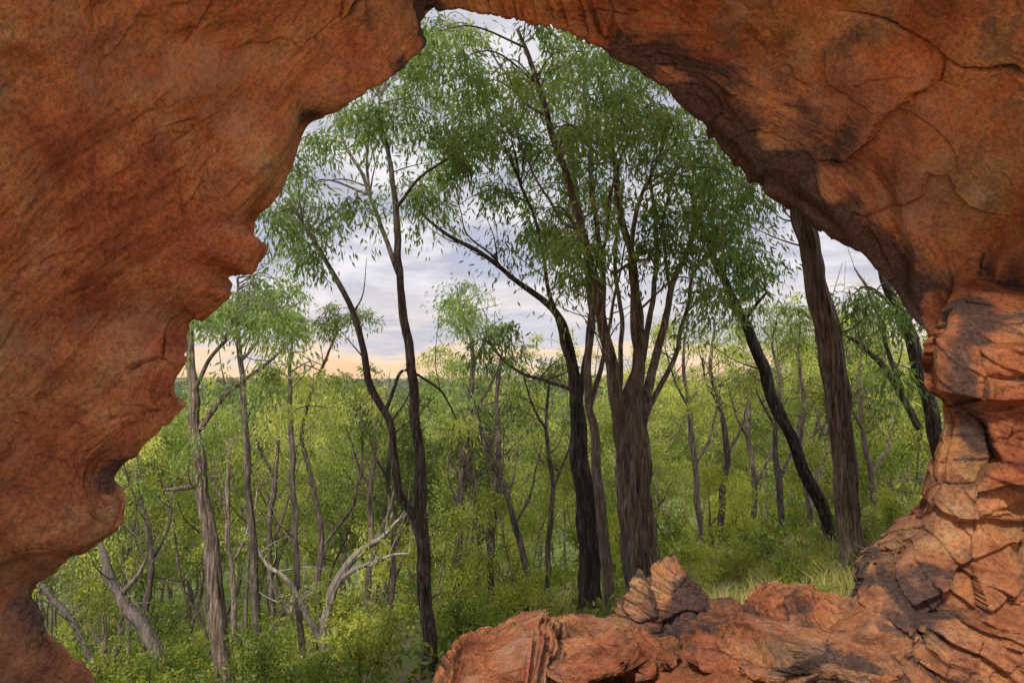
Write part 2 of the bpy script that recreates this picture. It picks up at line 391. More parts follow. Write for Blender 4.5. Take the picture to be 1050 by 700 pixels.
for nm, lab, a, b_ in (('wall', 'left cave wall of streaked orange sandstone with lobed edge', ucut[0], ucut[1]), ('overhang', 'overhanging sandstone roof with dark stained lower lip', ucut[1], ucut[2]), ('side_wall', None, ucut[2], ucut[3])):
    sub = A2[:, a:b_+1].reshape(-1, 3)-np.array([0, 4, 0]); nu = b_-a+1
    me = quads_mesh(nm, sub, gridq(NV, nu))
    ix = (np.arange(NV)[:, None]*NU+np.arange(a, b_+1)[None]).ravel()
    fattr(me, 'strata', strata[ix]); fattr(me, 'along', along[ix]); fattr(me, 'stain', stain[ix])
    me.normals_split_custom_set_from_vertices(nn[:, a:b_+1].reshape(-1, 3).tolist())
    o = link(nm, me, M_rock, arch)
    if lab: o['label'] = lab

# ---------------- cave floor ----------------
fx = np.linspace(-5, 5, 260); fy = np.linspace(-7, 3.35, 220)
X, Y = np.meshgrid(fx, fy); Pq = np.stack([X, Y, 0*X], -1).reshape(-1, 3)
Z = -.05+.05*fbm(Pq*.9, 5)+.03*facet(Pq*1.5)[0]-ss(2.9, 3.35, Pq[:, 1])*.5
Vf = Pq.copy(); Vf[:, 2] = Z
me = quads_mesh('cave_floor', Vf, gridq(220, 260)); fattr(me, 'strata', Z*2+Pq[:, 0]*.15); fattr(me, 'along', Pq[:, 0]); fattr(me, 'stain', 0*Z)
tag(link('cave_floor', me, M_rock), kind='structure')

# ---------------- pillar ----------------
pl = np.array([(200,985),(250,980),(300,972),(330,963),(343,958),(350,950),(370,947),(396,948),(403,953),(409,963),(416,967),(432,969),(450,964),(470,957),(490,956),(506,951),(512,956),(524,951),(535,944),(546,925),(560,908),(575,893),(590,878),(606,872),(640,884),(700,890),(760,885),(900,870)], float)
NZ, NA = 560, 640
py = np.linspace(240, 860, NZ)
DP = 4.55; cxp = 1105
th = np.linspace(0, 2*math.pi, NA, endpoint=False)
ct, st_ = np.cos(th), np.sin(th)
pw = .45
ex = np.sign(ct)*np.abs(ct)**pw; ey = np.sign(st_)*np.abs(st_)**pw
PY = np.repeat(py[:, None], NA, 1); TH = np.repeat(th[None], NZ, 0)
nl_ = (1-np.clip(-ct, 0, 1))
sh = 12*np.sin(th+.4)*np.clip(1-np.clip(-ct, 0, 1)**2, 0, 1)+10*perlin(np.stack([ct*1.5, st_*1.5, 0*ct], 1))*nl_
lowsh = 8*perlin(np.stack([np.cos(TH)*2.5, np.sin(TH)*2.5, PY*.02], -1).reshape(-1, 3)).reshape(NZ, NA)*nl_[None]
PYs = PY+sh[None]+lowsh
plx = np.linspace(200, 900, 1400); plv = sm(np.interp(plx, pl[:, 0], pl[:, 1])[:, None], 4)[:, 0]
LX = np.interp(PYs, plx, plv)
RYt = np.interp(PYs, [240, 300, 343, 350, 372, 398, 406, 440, 500, 508, 514, 545, 560, 590, 600, 640, 700, 860], [.30, .36, .42, .64, .66, .64, .48, .46, .50, .56, .48, .56, .68, .76, .88, .92, 1.08, 1.15])
DPv = DP+.75*ss(350, 275, PY)
CX = W(np.full((NZ, NA), cxp), PY, DPv); LF = W(LX, PY, DPv)
RX = CX[..., 0]-LF[..., 0]; SL = (LX-525)/F
PV = np.stack([CX[..., 0]+RX*ex[None]+SL*RYt*ey[None], CX[..., 1]+RYt*ey[None], CX[..., 2]], -1).reshape(-1, 3)
nrm = np.stack([np.tile(ct, NZ), np.tile(st_, NZ), np.zeros(NZ*NA)], 1)
pw_ = fbm(PV*1.1+8, 3); pw2 = fbm(PV*4, 3)
WP = np.stack([pw_, pw2*.12, pw_*.6], 1)
fa, ba = facet(PV*np.array([1.9, 1.9, 1.9])+WP*.25+.3); fb, bb = facet(PV*np.array([4.0, 4.0, 4.0])+3+WP*.3); fc3, bc = facet(PV*12+WP)
zs = PV[:, 2]+.30*PV[:, 0]+.05*pw_+.005*pw2
tz = zs*5.5+fa*1.6; fz_ = tz-np.floor(tz); tz2 = zs*26+fb; fz2 = tz2-np.floor(tz2)
prz = ss(.0, .35, perlin(PV*1.2+31)); low = ss(1.0, .4, PV[:, 2])
dsp = (.22+.16*low)*fa+(.03+.08*low)*fb+(.15+.6*prz)*.016*fc3+.03*fbm(PV*1.6, 3)+(.03+.06*low)*(ss(.85, 1, fz_)-fz_+.4)+prz*.010*(ss(.7, 1, fz2)-fz2)-.03*np.exp(-(ba/.03)**2)+.005*fbm(PV*10, 4)
leftness = ss(.15, .8, -nrm[:, 0])
PV = PV+nrm*(dsp*(1-.72*leftness)-.015)[:, None]
i = np.arange(NZ-1)[:, None]*NA; j = np.arange(NA)[None]; j2 = (j+1) % NA
Qp = np.stack([i+j, i+NA+j, i+NA+j2, i+j2], -1).reshape(-1, 4)
me = quads_mesh('pillar', PV-np.array([0, 4, 0]), Qp); fattr(me, 'strata', zs*.8); fattr(me, 'along', np.arctan2(nrm[:, 1], nrm[:, 0])); fattr(me, 'stain', .55*ss(.05, .4, perlin(PV*np.array([2.2, 2.2, .7])+2))+.2*ss(.85, 1, fz_)+.25*np.exp(-(ba/.04)**2))
o = link('pillar', me, M_rock2, arch); o['label'] = 'blocky red sandstone pillar flaring to its base under the overhang'

# ---------------- boulders ----------------
import bmesh
bm = bmesh.new(); bmesh.ops.create_icosphere(bm, subdivisions=7, radius=1.0)
bm.verts.ensure_lookup_table()
SPH = np.array([v.co[:] for v in bm.verts]); TRI = np.array([[v.index for v in f.verts] for f in bm.faces], np.int32); bm.free()
def tri_mesh(name, V, T):
    me = bpy.data.meshes.new(name)
    me.vertices.add(len(V)); me.vertices.foreach_set('co', np.asarray(V, np.float32).ravel())
    me.loops.add(T.size); me.loops.foreach_set('vertex_index', T.ravel())
    me.polygons.add(len(T)); me.polygons.foreach_set('loop_start', np.arange(len(T), dtype=np.int32)*3)
    me.update(calc_edges=True); me.polygons.foreach_set('use_smooth', np.ones(len(T), bool)); return me
def boulder(label, c, s, seed, rz=0, tilt=(0, 0), cuts=14, box=.6, bed=(0.2, 0, 1), warpf=None, mat=None, cat='boulder', name='boulder', stainv=.1, fz=1., cutmin=.7, bedamp=1., fs=1., flank=0.):
    r = np.random.default_rng(seed)
    P = SPH.copy(); P = np.sign(P)*np.abs(P)**box; 
    for k in range(cuts):
        n = r.normal(size=3); n[2] = abs(n[2])*.8+ (0.1); n /= np.linalg.norm(n)
        d = r.uniform(cutmin, 1.); q = P@n; mk = q > d
        P[mk] -= (n[None]*(q[mk]-d)[:, None])*.95
    nr = P/(np.linalg.norm(P, axis=1)[:, None]+1e-9)
    nr = nr/np.array(s); nr /= np.linalg.norm(nr, axis=1)[:, None]
    P = P*np.array(s); 
    if warpf is not None: P = warpf(P)
    cx, sx_ = math.cos(tilt[0]), math.sin(tilt[0]); cy, sy = math.cos(tilt[1]), math.sin(tilt[1]); cz, sz = math.cos(rz), math.sin(rz)
    Rm = np.array([[cz, -sz, 0], [sz, cz, 0], [0, 0, 1]])@np.array([[cy, 0, sy], [0, 1, 0], [-sy, 0, cy]])@np.array([[1, 0, 0], [0, cx, -sx_], [0, sx_, cx]])
    P = P@Rm.T; nr = nr@Rm.T
    G = P+seed*3.7; wv = fbm(G*1.3, 3); wv2 = fbm(G*5, 3); WW = np.stack([wv, wv2*.15, wv*.5], 1)
    bd = np.array(bed, float); bd /= np.linalg.norm(bd); zs = G@bd+.025*wv+.004*wv2
    fA, bA = facet(G*1.8*fs+WW*.3); fB, bB = facet(G*5.2*fs+WW*.5); fC, bC = facet(G*14)
    d = fz*(.14*fA+.05*fB-.02*np.exp(-(bA/.04)**2))+.013*fC+.03*fz*fbm(G*2.6, 3)
    up = np.abs(nr@bd)
    t1 = zs*14+fA*1.0; f1 = t1-np.floor(t1); t2 = zs*42+fB*.8; f2 = t2-np.floor(t2)
    d += bedamp*(1-.6*up)*(.032*(ss(.88, 1, f1)-f1)+.011*(ss(.85, 1, f2)-f2))+.007*fbm(G*12, 5, .6)
    P = P+nr*d[:, None]
    me = tri_mesh(name, P, TRI); fattr(me, 'strata', zs*2.6); fattr(me, 'along', G[:, 0]*1.0)
    fattr(me, 'stain', np.full(len(P), stainv)+min(bedamp, 1)*.35*ss(.85, 1, f1)*(1-up)+stainv*1.2*np.clip(-nr[:, 1]-nr[:, 2]*1.0, 0, 1)+flank*ss(-.2, .4, nr[:, 0]-nr[:, 1]*.4-nr[:, 2]*.7)+.25*np.exp(-(bA/.05)**2))  # darker on lower front faces and, by flank, on the right side
    o = link(name, me, mat or M_rock2); o.location = c
    return tag(o, label, cat)
boulder('broad low sandstone ledge with dipping bedding across the bottom of the opening', (1.0, 3.5, -.36), (1.28, 1.05, .47), 3, rz=.04, tilt=(-.02, .05), cuts=7, box=.45, bed=(.40, -.9, 1), cat='rock ledge', name='rock_ledge', fz=.9, cutmin=.86, bedamp=3.4)
def wedge(P):
    P = P.copy(); P[:, 2] += P[:, 0]*.38; return P
boulder('wedge of layered tan sandstone at the left end of the ledge', (-.06, 3.7, -.10), (.34, .5, .28), 12, rz=.15, cuts=6, box=.45, bed=(-.50, -.7, 1), warpf=wedge, fz=.5, bedamp=2.4, cutmin=.80)
def knob(P):
    P = P.copy(); k = np.clip((P[:, 2]+.1)/.4, 0, 1); P[:, 0] = P[:, 0]*(1-.30*k)-.05*k; return P
boulder('knobbly upright orange boulder on the ledge in front of the big trunk', (.85, 4.08, .13), (.27, .24, .28), 31, cuts=9, box=.75, warpf=knob, stainv=.16, fz=.85, bed=(.35, .2, 1), bedamp=.6, cutmin=.76, fs=1.9, flank=.6)
boulder('low rounded dark slab leaning against the right side of the upright boulder', (1.10, 3.98, .10), (.28, .22, .12), 24, cuts=7, box=.6, stainv=.42, fz=.45, bedamp=.8, tilt=(0, .16), fs=1.6, cutmin=.8)
boulder('rounded tan and rust hump on the right end of the ledge', (1.75, 4.15, -.01), (.42, .40, .24), 36, cuts=9, box=.6, bed=(-.25, -.6, 1), fz=.9, bedamp=2., tilt=(0, .10), cutmin=.75, flank=.2, fs=1.3)
boulder('squat sandstone block at the foot of the pillar', (2.26, 3.85, -.22), (.34, .36, .34), 52, cuts=10, box=.5, fz=.95, bedamp=1.8, cutmin=.72)
boulder('thin flat slab of pale sandstone lying left of centre on the ledge', (.42, 3.85, .07), (.42, .36, .07), 71, rz=.5, cuts=7, box=.42, bed=(.1, -.3, 1), fz=.35, tilt=(.04, .06), cutmin=.75, bedamp=1.5)
boulder('long low slab stepping down toward the right hump of the ledge', (1.35, 3.7, .10), (.52, .34, .08), 72, rz=-.2, cuts=7, box=.42, bed=(.2, -.3, 1), fz=.35, tilt=(.02, .10), cutmin=.75, bedamp=1.5)

# ---------------- foliage ----------------
def leaves(r, C, rad, n, Ln, Wd, droop=1.0, flat=.75):
    C = np.asarray(C); m = len(C); K = 18
    tw = r.normal(size=(m, K, 3)); tw /= np.linalg.norm(tw, axis=2)[..., None]; tw[..., 2] = tw[..., 2]*flat+.12
    rad = np.broadcast_to(rad, (m,))
    ci = np.repeat(np.arange(m), n); ki = r.integers(0, K, len(ci)); t = r.uniform(.1, 1, len(ci))**.75
    D = tw[ci, ki]; rr = rad[ci]*r.uniform(.8, 1.25, (m, K))[ci, ki]
    B = C[ci]+D*(t*rr)[:, None]; B[:, 2] -= .7*rr*t*t
    B += r.normal(size=B.shape)*(.11*rr)[:, None]
    d = D*.5+r.normal(size=B.shape)*.45; d[:, 2] -= droop; d /= np.linalg.norm(d, axis=1)[:, None]
    wv = np.cross(d, r.normal(size=B.shape)); wv /= np.linalg.norm(wv, axis=1)[:, None]+1e-9
    l = Ln*r.uniform(.6, 1.3, len(B)); ww = Wd*r.uniform(.7, 1.3, len(B))*.5
    V = np.stack([B, B+d*(l*.4)[:, None]+wv*ww[:, None], B+d*l[:, None], B+d*(l*.4)[:, None]-wv*ww[:, None]], 1).reshape(-1, 3)
    Q = np.arange(len(B)*4).reshape(-1, 4)
    ct = r.uniform(0, 1, m)
    return V, Q, np.clip(.45*r.uniform(0, 1, len(B))+.55*ct[ci], 0, 1)
def crown_mesh(name, r, C, rad, n, Ln, Wd, droop=1., origin=(0, 0, 0), twigs=None):
    V, Q, t = leaves(r, C, rad, n, Ln, Wd, droop); V = V-np.array(origin)
    nl = len(Q)
    if twigs is not None:
        tv_, tq = twigs.arrays(); Q = np.concatenate([Q, tq+len(V)]); V = np.concatenate([V, tv_]); t = np.concatenate([t, np.zeros(len(tq))])
    me = quads_mesh(name, V, Q, False); fattr(me, 'tint', t, 'FACE')
    me['nl'] = nl
    return me
def two_mats(me, leafm, barkm):
    if me.materials: return
    me.materials.append(leafm); me.materials.append(barkm)
    nl = me['nl']; a = np.zeros(len(me.polygons), np.int32); a[nl:] = 1; me.polygons.foreach_set('material_index', a)

def ptree(label, D, mat, paths, clumps, group=None, leafmat=None, nleaf=215, rad=.46, name='gum_tree', L=.115, Wd=.027, seed=1, dens=.70, thin=.82):
    r = np.random.default_rng(seed)
    allp = []; base = None
    for pi, pth in enumerate(paths):
        a = np.array(pth['p'], float); d1, d2 = pth.get('d', (0, 0))
        q = catmull(a, 9)
        Yv = D+np.linspace(d1, d2, len(q))
        P = W(q[:, 0], q[:, 1], Yv); rr = np.maximum(q[:, 2], .8)*.5*Yv/F*thin
        P[:, :2] += np.stack([perlin(P*1.7+pi*5), perlin(P*1.7+50+pi*5)], 1)*.05
        P[:, :2] += np.stack([perlin(P*5+pi*5), perlin(P*5+50+pi*5)], 1)*.010
        if pi == 0:
            z = Hs(P[0, 0], P[0, 1])
            P0 = P[0].copy(); P0[2] = min(z-.15, P0[2]-.05)
            k = 6; ext = np.linspace(0, 1, k, endpoint=False)[:, None]
            P = np.vstack([P0+(P[0]-P0)*ext, P]); rr = np.concatenate([np.linspace(rr[0]*1.2, rr[0], k, endpoint=False), rr])
            base = np.array([P0[0], P0[1], z])
        allp.append((P, rr, pth)); 
    root = empty(name, base.tolist()); tag(root, label, 'tree', group)
    for pi, (P, rr, pth) in enumerate(allp):
        ac = Acc(); big = rr.max() > .1
        if pi == 0 or pth.get('big'): tube(ac, P-base, rr, 36 if big else 16, .28 if big else .14)
        else: tube(ac, P-base, rr, 8, .08)
        link('trunk' if pi == 0 else 'limb', ac.mesh('limb'), pth.get('mat', mat), root)
    Pall = np.vstack([p[0][len(p[0])//4:] for p in allp]); Rall = np.concatenate([p[1][len(p[0])//4:] for p in allp])
    C = []; tw = Acc()
    for (x, y, ax, ay, n) in clumps:
        for _ in range(max(1, int(n*dens+.5))):
            while True:
                e = r.uniform(-1, 1, 2)
                if e@e < 1: break
            c = W(x+e[0]*ax, y+e[1]*ay, D+r.uniform(-1.3, 1.3)); C.append(c)
            dv = Pall-c; dist = np.linalg.norm(dv, axis=1)+np.clip(dv[:, 2], 0, 9)*1.0
            k = int(np.argmin(dist)); a = Pall[k]; mid = (a+c)/2+np.array([0, 0, .18*np.linalg.norm(c-a)])+r.normal(size=3)*.08
            pp = catmull(np.array([a, mid, c]), 5); r0 = min(Rall[k]*.7, .008+.009*np.linalg.norm(c-a))
            tube(tw, pp-base, np.linspace(r0, .004, len(pp)), 5)
            for _k in range(4):
                e3 = r.normal(size=3); e3 /= np.linalg.norm(e3); e3[2] = abs(e3[2])*.3
                st0 = pp[-4+_k]-base; tube(tw, np.array([st0, st0+e3*rad*.5, st0+e3*rad*.9-np.array([0, 0, .1])]), [.006, .004, .002], 3)
    for _ in range(14):
        k = r.integers(len(Pall)//4, len(Pall)); a = Pall[k]; e3 = r.normal(size=3); e3[2] = abs(e3[2])*.8+.2; e3 /= np.linalg.norm(e3); ln = r.uniform(.4, 1.1)
        pp = catmull(np.array([a, a+e3*ln*.5, a+e3*ln+np.array([0, 0, .12])+r.normal(size=3)*.1]), 4)
        tube(tw, pp-base, np.linspace(min(Rall[k]*.5, .014), .003, len(pp)), 4)
    C = np.array(C)
    cm = crown_mesh('crown', r, C, r.uniform(.6, 1.4, len(C))*rad, nleaf, L, Wd, 1., base, tw)
    two_mats(cm, leafmat or M_leaf, mat)
    link('crown', cm, None, root)

ptree('massive dark ironbark behind the upright boulder, its furrowed trunk splitting into several tall stems', 9.6, M_iron, [
 {'p': [(664,600,52),(657,560,46),(652,515,42),(650,470,38),(648,430,32),(652,385,17),(656,340,12),(652,290,10),(640,235,8),(630,180,7),(622,130,5),(615,80,3)]},
 {'p': [(646,480,25),(636,425,19),(627,375,15),(616,320,12),(602,255,10),(583,190,8),(564,130,7),(547,75,6),(530,30,4)], 'd': (0,-.6), 'big': 1},
 {'p': [(655,445,18),(664,400,12),(676,350,10),(688,300,8),(708,245,7),(722,195,5),(735,150,3)], 'd': (0,.7), 'big': 1},
 {'p': [(642,430,12),(630,385,9),(620,330,8),(616,265,7),(606,190,6),(604,130,5),(598,70,3)], 'd': (.1,.5), 'big': 1},
 {'p': [(656,370,8),(647,300,7),(652,230,6),(670,170,4),(690,120,3)], 'd': (0,-.7)},
 {'p': [(661,430,9),(678,395,7),(696,355,6),(706,305,5),(715,270,3)], 'd': (0,.4)},
 {'p': [(650,450,9),(658,390,8),(667,320,7),(674,250,6),(668,180,4),(676,130,2)], 'd': (0,.9)},
 {'p': [(644,460,9),(634,400,7),(638,330,6),(632,260,5),(640,190,3)], 'd': (0,.8)},
 {'p': [(596,235,6),(575,225,4),(550,180,3),(530,140,2)], 'd': (-.3,.3)},
 {'p': [(630,280,5),(650,268,4),(668,266,2)], 'd': (0,-.5)},
 {'p': [(616,265,5),(628,200,4),(645,140,3),(655,95,2)], 'd': (0,-.4)},
 {'p': [(688,300,5),(680,240,4),(692,180,3),(700,140,2)], 'd': (.5,.2)},
 {'p': [(560,120,5),(540,105,4),(520,80,3),(505,50,2)], 'd': (-.5,.2)}],
 [(560,70,75,45,25),(640,105,80,50,28),(600,170,70,45,11),(700,145,60,50,19),(740,200,38,45,13),(700,240,50,35,10),(520,110,45,55,9),(470,40,40,30,11),(650,235,75,35,9),(600,270,50,30,5),(750,290,35,30,8)], seed=5)
ptree('dark charred trunk standing just left of the massive ironbark, with a long limb arching left', 10.8, M_char, [
 {'p': [(607,612,28),(604,570,26),(600,520,24),(595,470,19),(591,420,16),(586,375,13),(577,335,10),(558,310,8),(525,285,6),(490,258,5),(455,240,4),(425,212,2)]},
 {'p': [(592,430,11),(600,380,9),(606,320,8),(600,250,7),(590,190,6),(582,130,5),(570,90,3)], 'd': (0,.8), 'mat': M_dark},
 {'p': [(586,380,8),(572,330,7),(560,280,5),(552,230,4),(535,190,3)], 'd': (0,-.6), 'mat': M_dark},
 {'p': [(525,285,4),(505,262,3),(480,240,2),(470,210,1.5)], 'd': (0,.3), 'mat': M_dark},
 {'p': [(590,400,6),(560,390,5),(530,380,4),(500,350,2)], 'd': (0,.5), 'mat': M_dark}],
 [(500,160,55,45,15),(440,185,35,30,8),(550,205,45,50,9),(470,110,40,40,8),(590,140,40,40,3),(540,255,45,22,6),(520,350,30,15,3)], seed=6)
ptree('slim brown trunk rising between the charred trunk and the massive ironbark', 10.2, M_brown, [
 {'p': [(624,612,15),(620,560,14),(615,500,13),(609,450,11),(603,390,9),(607,330,8),(600,260,6),(585,200,4),(575,150,2)]},
 {'p': [(604,420,7),(620,360,6),(630,310,4),(640,250,2)], 'd': (0,.5)}],
 [(560,230,30,20,3),(600,200,40,30,4)], seed=8)
ptree('dark slender tree that forks low into a wavy left stem and a straight right stem', 10., M_dark, [
 {'p': [(443,730,21),(440,660,18),(436,600,16),(433,552,15),(431,500,12),(427,440,11),(421,370,11),(414,320,10),(409,265,9),(404,205,7),(397,155,5),(388,100,2)]},
 {'p': [(434,560,12),(424,530,11),(408,505,10),(403,465,10),(398,430,9),(382,395,9),(374,360,8),(358,310,7),(340,275,6),(325,250,5),(312,228,2)], 'd': (0,-.5), 'big': 1},
 {'p': [(411,285,7),(394,240,6),(378,195,5),(358,155,4),(346,118,2)], 'd': (0,.5)},
 {'p': [(405,215,5),(425,188,4),(455,165,3),(485,140,1.5)], 'd': (0,-.6)},
 {'p': [(380,200,4),(378,150,3),(384,100,1.5)], 'd': (.3,.5)},
 {'p': [(396,425,5),(412,380,4),(450,400,3),(470,430,1.5)], 'd': (0,.5)}],
 [(292,205,32,38,13),(312,250,30,20,6),(345,135,30,22,6),(395,110,40,28,8),(450,100,45,45,12),(350,200,25,20,4),(470,150,30,25,4),(430,60,35,28,9)], seed=9)
ptree('grey trunked tree nearest the left cave wall with a bare side branch', 11., M_iron, [
 {'p': [(232,730,23),(224,650,20),(217,580,17),(208,510,15),(203,460,14),(199,410,12),(196,365,10),(195,330,6),(200,300,3)]},
 {'p': [(206,495,8),(190,500,6),(165,502,4)], 'd': (0,-.3)},
 {'p': [(203,440,8),(225,410,7),(250,390,5),(275,370,4),(300,350,2)], 'd': (0,.5)},
 {'p': [(198,400,6),(215,370,5),(235,345,4),(240,320,2)], 'd': (0,-.5)}],
 [(230,320,42,22,10),(285,335,32,22,8),(205,430,25,18,2),(265,390,35,18,4)], leafmat=M_leaf, seed=10)
ptree('tall thin pole-like tree second from the left cave wall', 12.5, M_dark, [
 {'p': [(268,720,11),(264,640,10),(260,560,9),(254,480,8),(249,400,7),(245,340,6),(243,285,3)]},
 {'p': [(247,370,4),(270,340,3),(295,310,1.5)]}],
 [(250,300,38,20,9),(295,308,22,22,5),(215,315,22,15,4)], leafmat=M_leaf, seed=11)
ptree('thin grey sapling trunk midway between the left wall and the forked tree', 13.5, M_grey, [
 {'p': [(309,720,8),(307,640,8),(303,560,7),(300,470,7),(297,400,5),(298,350,3)]}],
 [(300,372,30,20,7),(320,420,30,20,4)], leafmat=M_leafmid, seed=12)
ptree('pale twisting white barked tree with forked bare limbs in the left undergrowth', 13.2, M_pale, [
 {'p': [(330,720,12),(333,670,11),(335,635,10),(341,605,10),(354,580,9),(372,563,7),(392,550,5),(410,532,3)]},
 {'p': [(347,594,7),(364,584,6),(384,576,4),(402,568,3),(418,567,2)], 'd': (0,-.3)},
 {'p': [(334,665,7),(320,640,7),(305,612,7),(292,592,5),(274,578,4),(258,552,2)], 'd': (0,.3)},
 {'p': [(303,610,5),(297,628,4),(285,608,4),(276,588,2)], 'd': (0,-.2)}],
 [(415,530,22,12,3),(258,545,15,15,2),(330,600,50,30,5),(375,560,20,12,2)], leafmat=M_leafmid, nleaf=90, seed=13, thin=.88)
ptree('bare grey trunk leaning left low beside the left wall', 11.8, M_grey, [
 {'p': [(178,700,15),(160,665,15),(146,640,14),(128,618,13),(114,590,10),(104,560,6),(98,530,2)]},
 {'p': [(125,608,7),(140,590,5),(150,565,2)]}], [(105,520,20,12,2),(140,630,25,20,2)], leafmat=M_leafmid, nleaf=100, seed=14)
ptree('bent grey sapling lowest in the left corner of the opening', 13.5, M_grey, [
 {'p': [(98,690,8),(82,650,8),(64,625,8),(46,603,6),(30,585,4)]}], [(55,590,20,10,2),(75,640,20,15,2)], leafmat=M_leafmid, nleaf=80, seed=15)
ptree('straight dark trunk leaning left between the massive ironbark and the thick right tree', 10.3, M_char, [
 {'p': [(862,585,16),(852,550,16),(836,505,15),(816,460,14),(796,415,13),(780,370,12),(762,325,11),(745,290,9),(728,255,7),(715,215,5),(705,180,2)]},
 {'p': [(765,330,5),(776,312,4),(786,300,3)]}],
 [(735,240,40,25,9),(775,285,30,20,6),(700,200,35,35,6)], seed=16)
ptree('thick brown furrowed trunk on the right, leaning and disappearing behind the overhang', 8.2, M_brown, [
 {'p': [(876,606,31),(874,575,29),(870,520,28),(864,460,27),(858,400,27),(849,345,26),(836,290,25),(826,245,24),(818,200,22),(812,150,18),(806,60,14),(800,-60,8)]},
 {'p': [(812,150,9),(840,90,7),(860,10,4)], 'd': (0,.6)}],
 [(810,-40,60,50,10),(860,20,40,40,5)], seed=17)
ptree('dark crooked tree close against the pillar, branching left', 9.5, M_dark, [
 {'p': [(985,560,20),(970,500,19),(958,440,17),(945,385,15),(935,345,14),(915,310,11),(905,270,9),(900,220,5)]},
 {'p': [(945,440,9),(920,400,8),(900,370,6),(880,350,5),(860,340,2)], 'd': (0,.5)},
 {'p': [(925,400,6),(908,350,5),(890,300,4),(875,275,2)], 'd': (0,.8)}],
 [(885,300,30,22,5),(905,370,30,22,3),(925,320,22,22,3)], leafmat=M_leaf, seed=18)
ptree('small leafy tree in the gap left of the charred trunk, crown below the arching limb', 16., M_dark, [
 {'p': [(466,660,11),(468,600,10),(471,530,9),(476,460,8),(482,400,7),(484,350,5),(470,315,3)]},
 {'p': [(478,440,5),(500,400,4),(515,370,2)]}, {'p': [(474,500,4),(455,450,3),(440,420,2)]}, {'p': [(484,380,4),(498,345,3),(510,330,1.5)]}],
 [(465,300,28,12,8),(482,328,32,12,8),(505,345,25,12,4),(500,385,35,16,7),(450,410,30,16,6)], leafmat=M_leaf, seed=19)
ptree('slender tree with leaning top behind the thin grey sapling', 15, M_dark, [
 {'p': [(328,700,9),(326,620,8),(330,560,7),(322,500,6),(310,440,5),(330,380,4),(345,340,2)]},
 {'p': [(330,560,4),(360,520,4),(372,470,3),(368,420,1.5)]}],
 [(350,330,36,16,9),(335,395,35,18,6),(375,425,30,20,4)], leafmat=M_leafmid, seed=20)
for k, (lab, D, pts, cl) in enumerate([
 ('thin upright dark sapling trunk just right of the massive ironbark', 14., [(722,600,8),(718,540,8),(712,480,7),(708,420,6),(700,370,4),(705,330,2)], [(705,335,25,18,7),(720,400,20,18,4)]),
 ('thin dark trunk curving right midway between the ironbark and the leaning trunk', 15., [(742,590,9),(738,530,8),(745,470,8),(740,420,6),(728,380,5),(732,340,3)], [(735,335,28,18,7),(760,390,20,14,4)]),
 ('thin dark trunk standing left of the thick right trunk base', 14.5, [(806,600,9),(803,545,8),(798,490,8),(796,440,6),(800,395,5),(792,350,3)], [(795,325,28,20,7),(815,400,18,15,4)]),
 ('slender trunk between the leaning trunk and the thick right trunk', 13.5, [(838,600,8),(832,560,8),(828,510,7),(822,460,6),(824,410,5),(818,360,3)], [(820,335,22,20,6)]),
 ('slim leaning dark trunk right of the forked tree, low branches bare', 14., [(545,640,9),(540,590,8),(528,540,8),(515,495,6),(500,460,5),(490,430,2)], [(490,430,25,18,5)]),
 ('dark thin trunk standing close right of the forked tree', 15., [(505,680,9),(503,610,9),(506,540,8),(511,470,7),(508,410,5),(515,360,3)], [(512,360,27,15,6),(530,410,22,16,5)]),
 ('thin dark trunk behind the pale white limbs, topped by a small crown', 15.5, [(372,690,8),(376,620,8),(382,560,7),(380,500,6),(385,450,4),(378,400,2)], [(378,405,28,16,6)]),
 ('very thin dark trunk close left of the charred trunk', 13.5, [(560,620,7),(562,560,7),(566,500,6),(560,440,5),(563,385,3)], [(558,385,24,18,6)]),
 ('crooked thin trunk low beside the left wall with a sparse top', 14.5, [(150,700,8),(148,640,8),(155,580,7),(150,530,6),(140,490,3)], [(140,490,25,16,5)]),
 ('thin leaning trunk seen in the gap right of the thick right trunk', 12.5, [(905,590,8),(900,540,8),(893,490,7),(884,440,6),(882,390,4),(888,340,2)], [(888,335,24,18,6),(905,400,18,14,3)]),
 ('straight thin trunk between the forked tree stems and the white limbs', 16., [(402,700,7),(400,630,7),(404,560,6),(398,490,6),(402,430,4)], [(402,425,24,16,5)]),
 ('slightly bowed thin trunk just right of the pole-like tree', 16.5, [(285,700,7),(280,630,7),(276,560,6),(282,490,6),(288,430,4)], [(288,425,24,16,5)]),
 ('thin trunk with forked top left of the pole-like tree', 16., [(245,700,7),(240,640,7),(238,580,6),(232,520,6),(236,460,4)], [(236,455,24,16,5)]),
 ('bowed thin trunk midway between forked tree and charred trunk', 17., [(482,680,7),(486,620,7),(492,560,6),(486,500,6),(478,440,4)], [(478,440,24,16,5)]),
 ('thin straight trunk just left of the leaning dark trunk', 17., [(772,600,7),(770,550,7),(774,500,6),(768,450,6),(770,390,4)], [(768,380,26,20,7)])]):
    ptree(lab, D, M_dark if k % 3 else M_brown, [{'p': pts}, {'p': [(pts[2][0], pts[2][1], 4), (pts[2][0]+18, pts[2][1]-40, 3), (pts[2][0]+26, pts[2][1]-85, 1.5)], 'd': (0, .4)}, {'p': [(pts[3][0], pts[3][1], 4), (pts[3][0]-15, pts[3][1]-28, 3), (pts[3][0]-24, pts[3][1]-60, 1.5)], 'd': (0, -.4)}], cl, leafmat=M_leafmid, nleaf=140, seed=50+k)

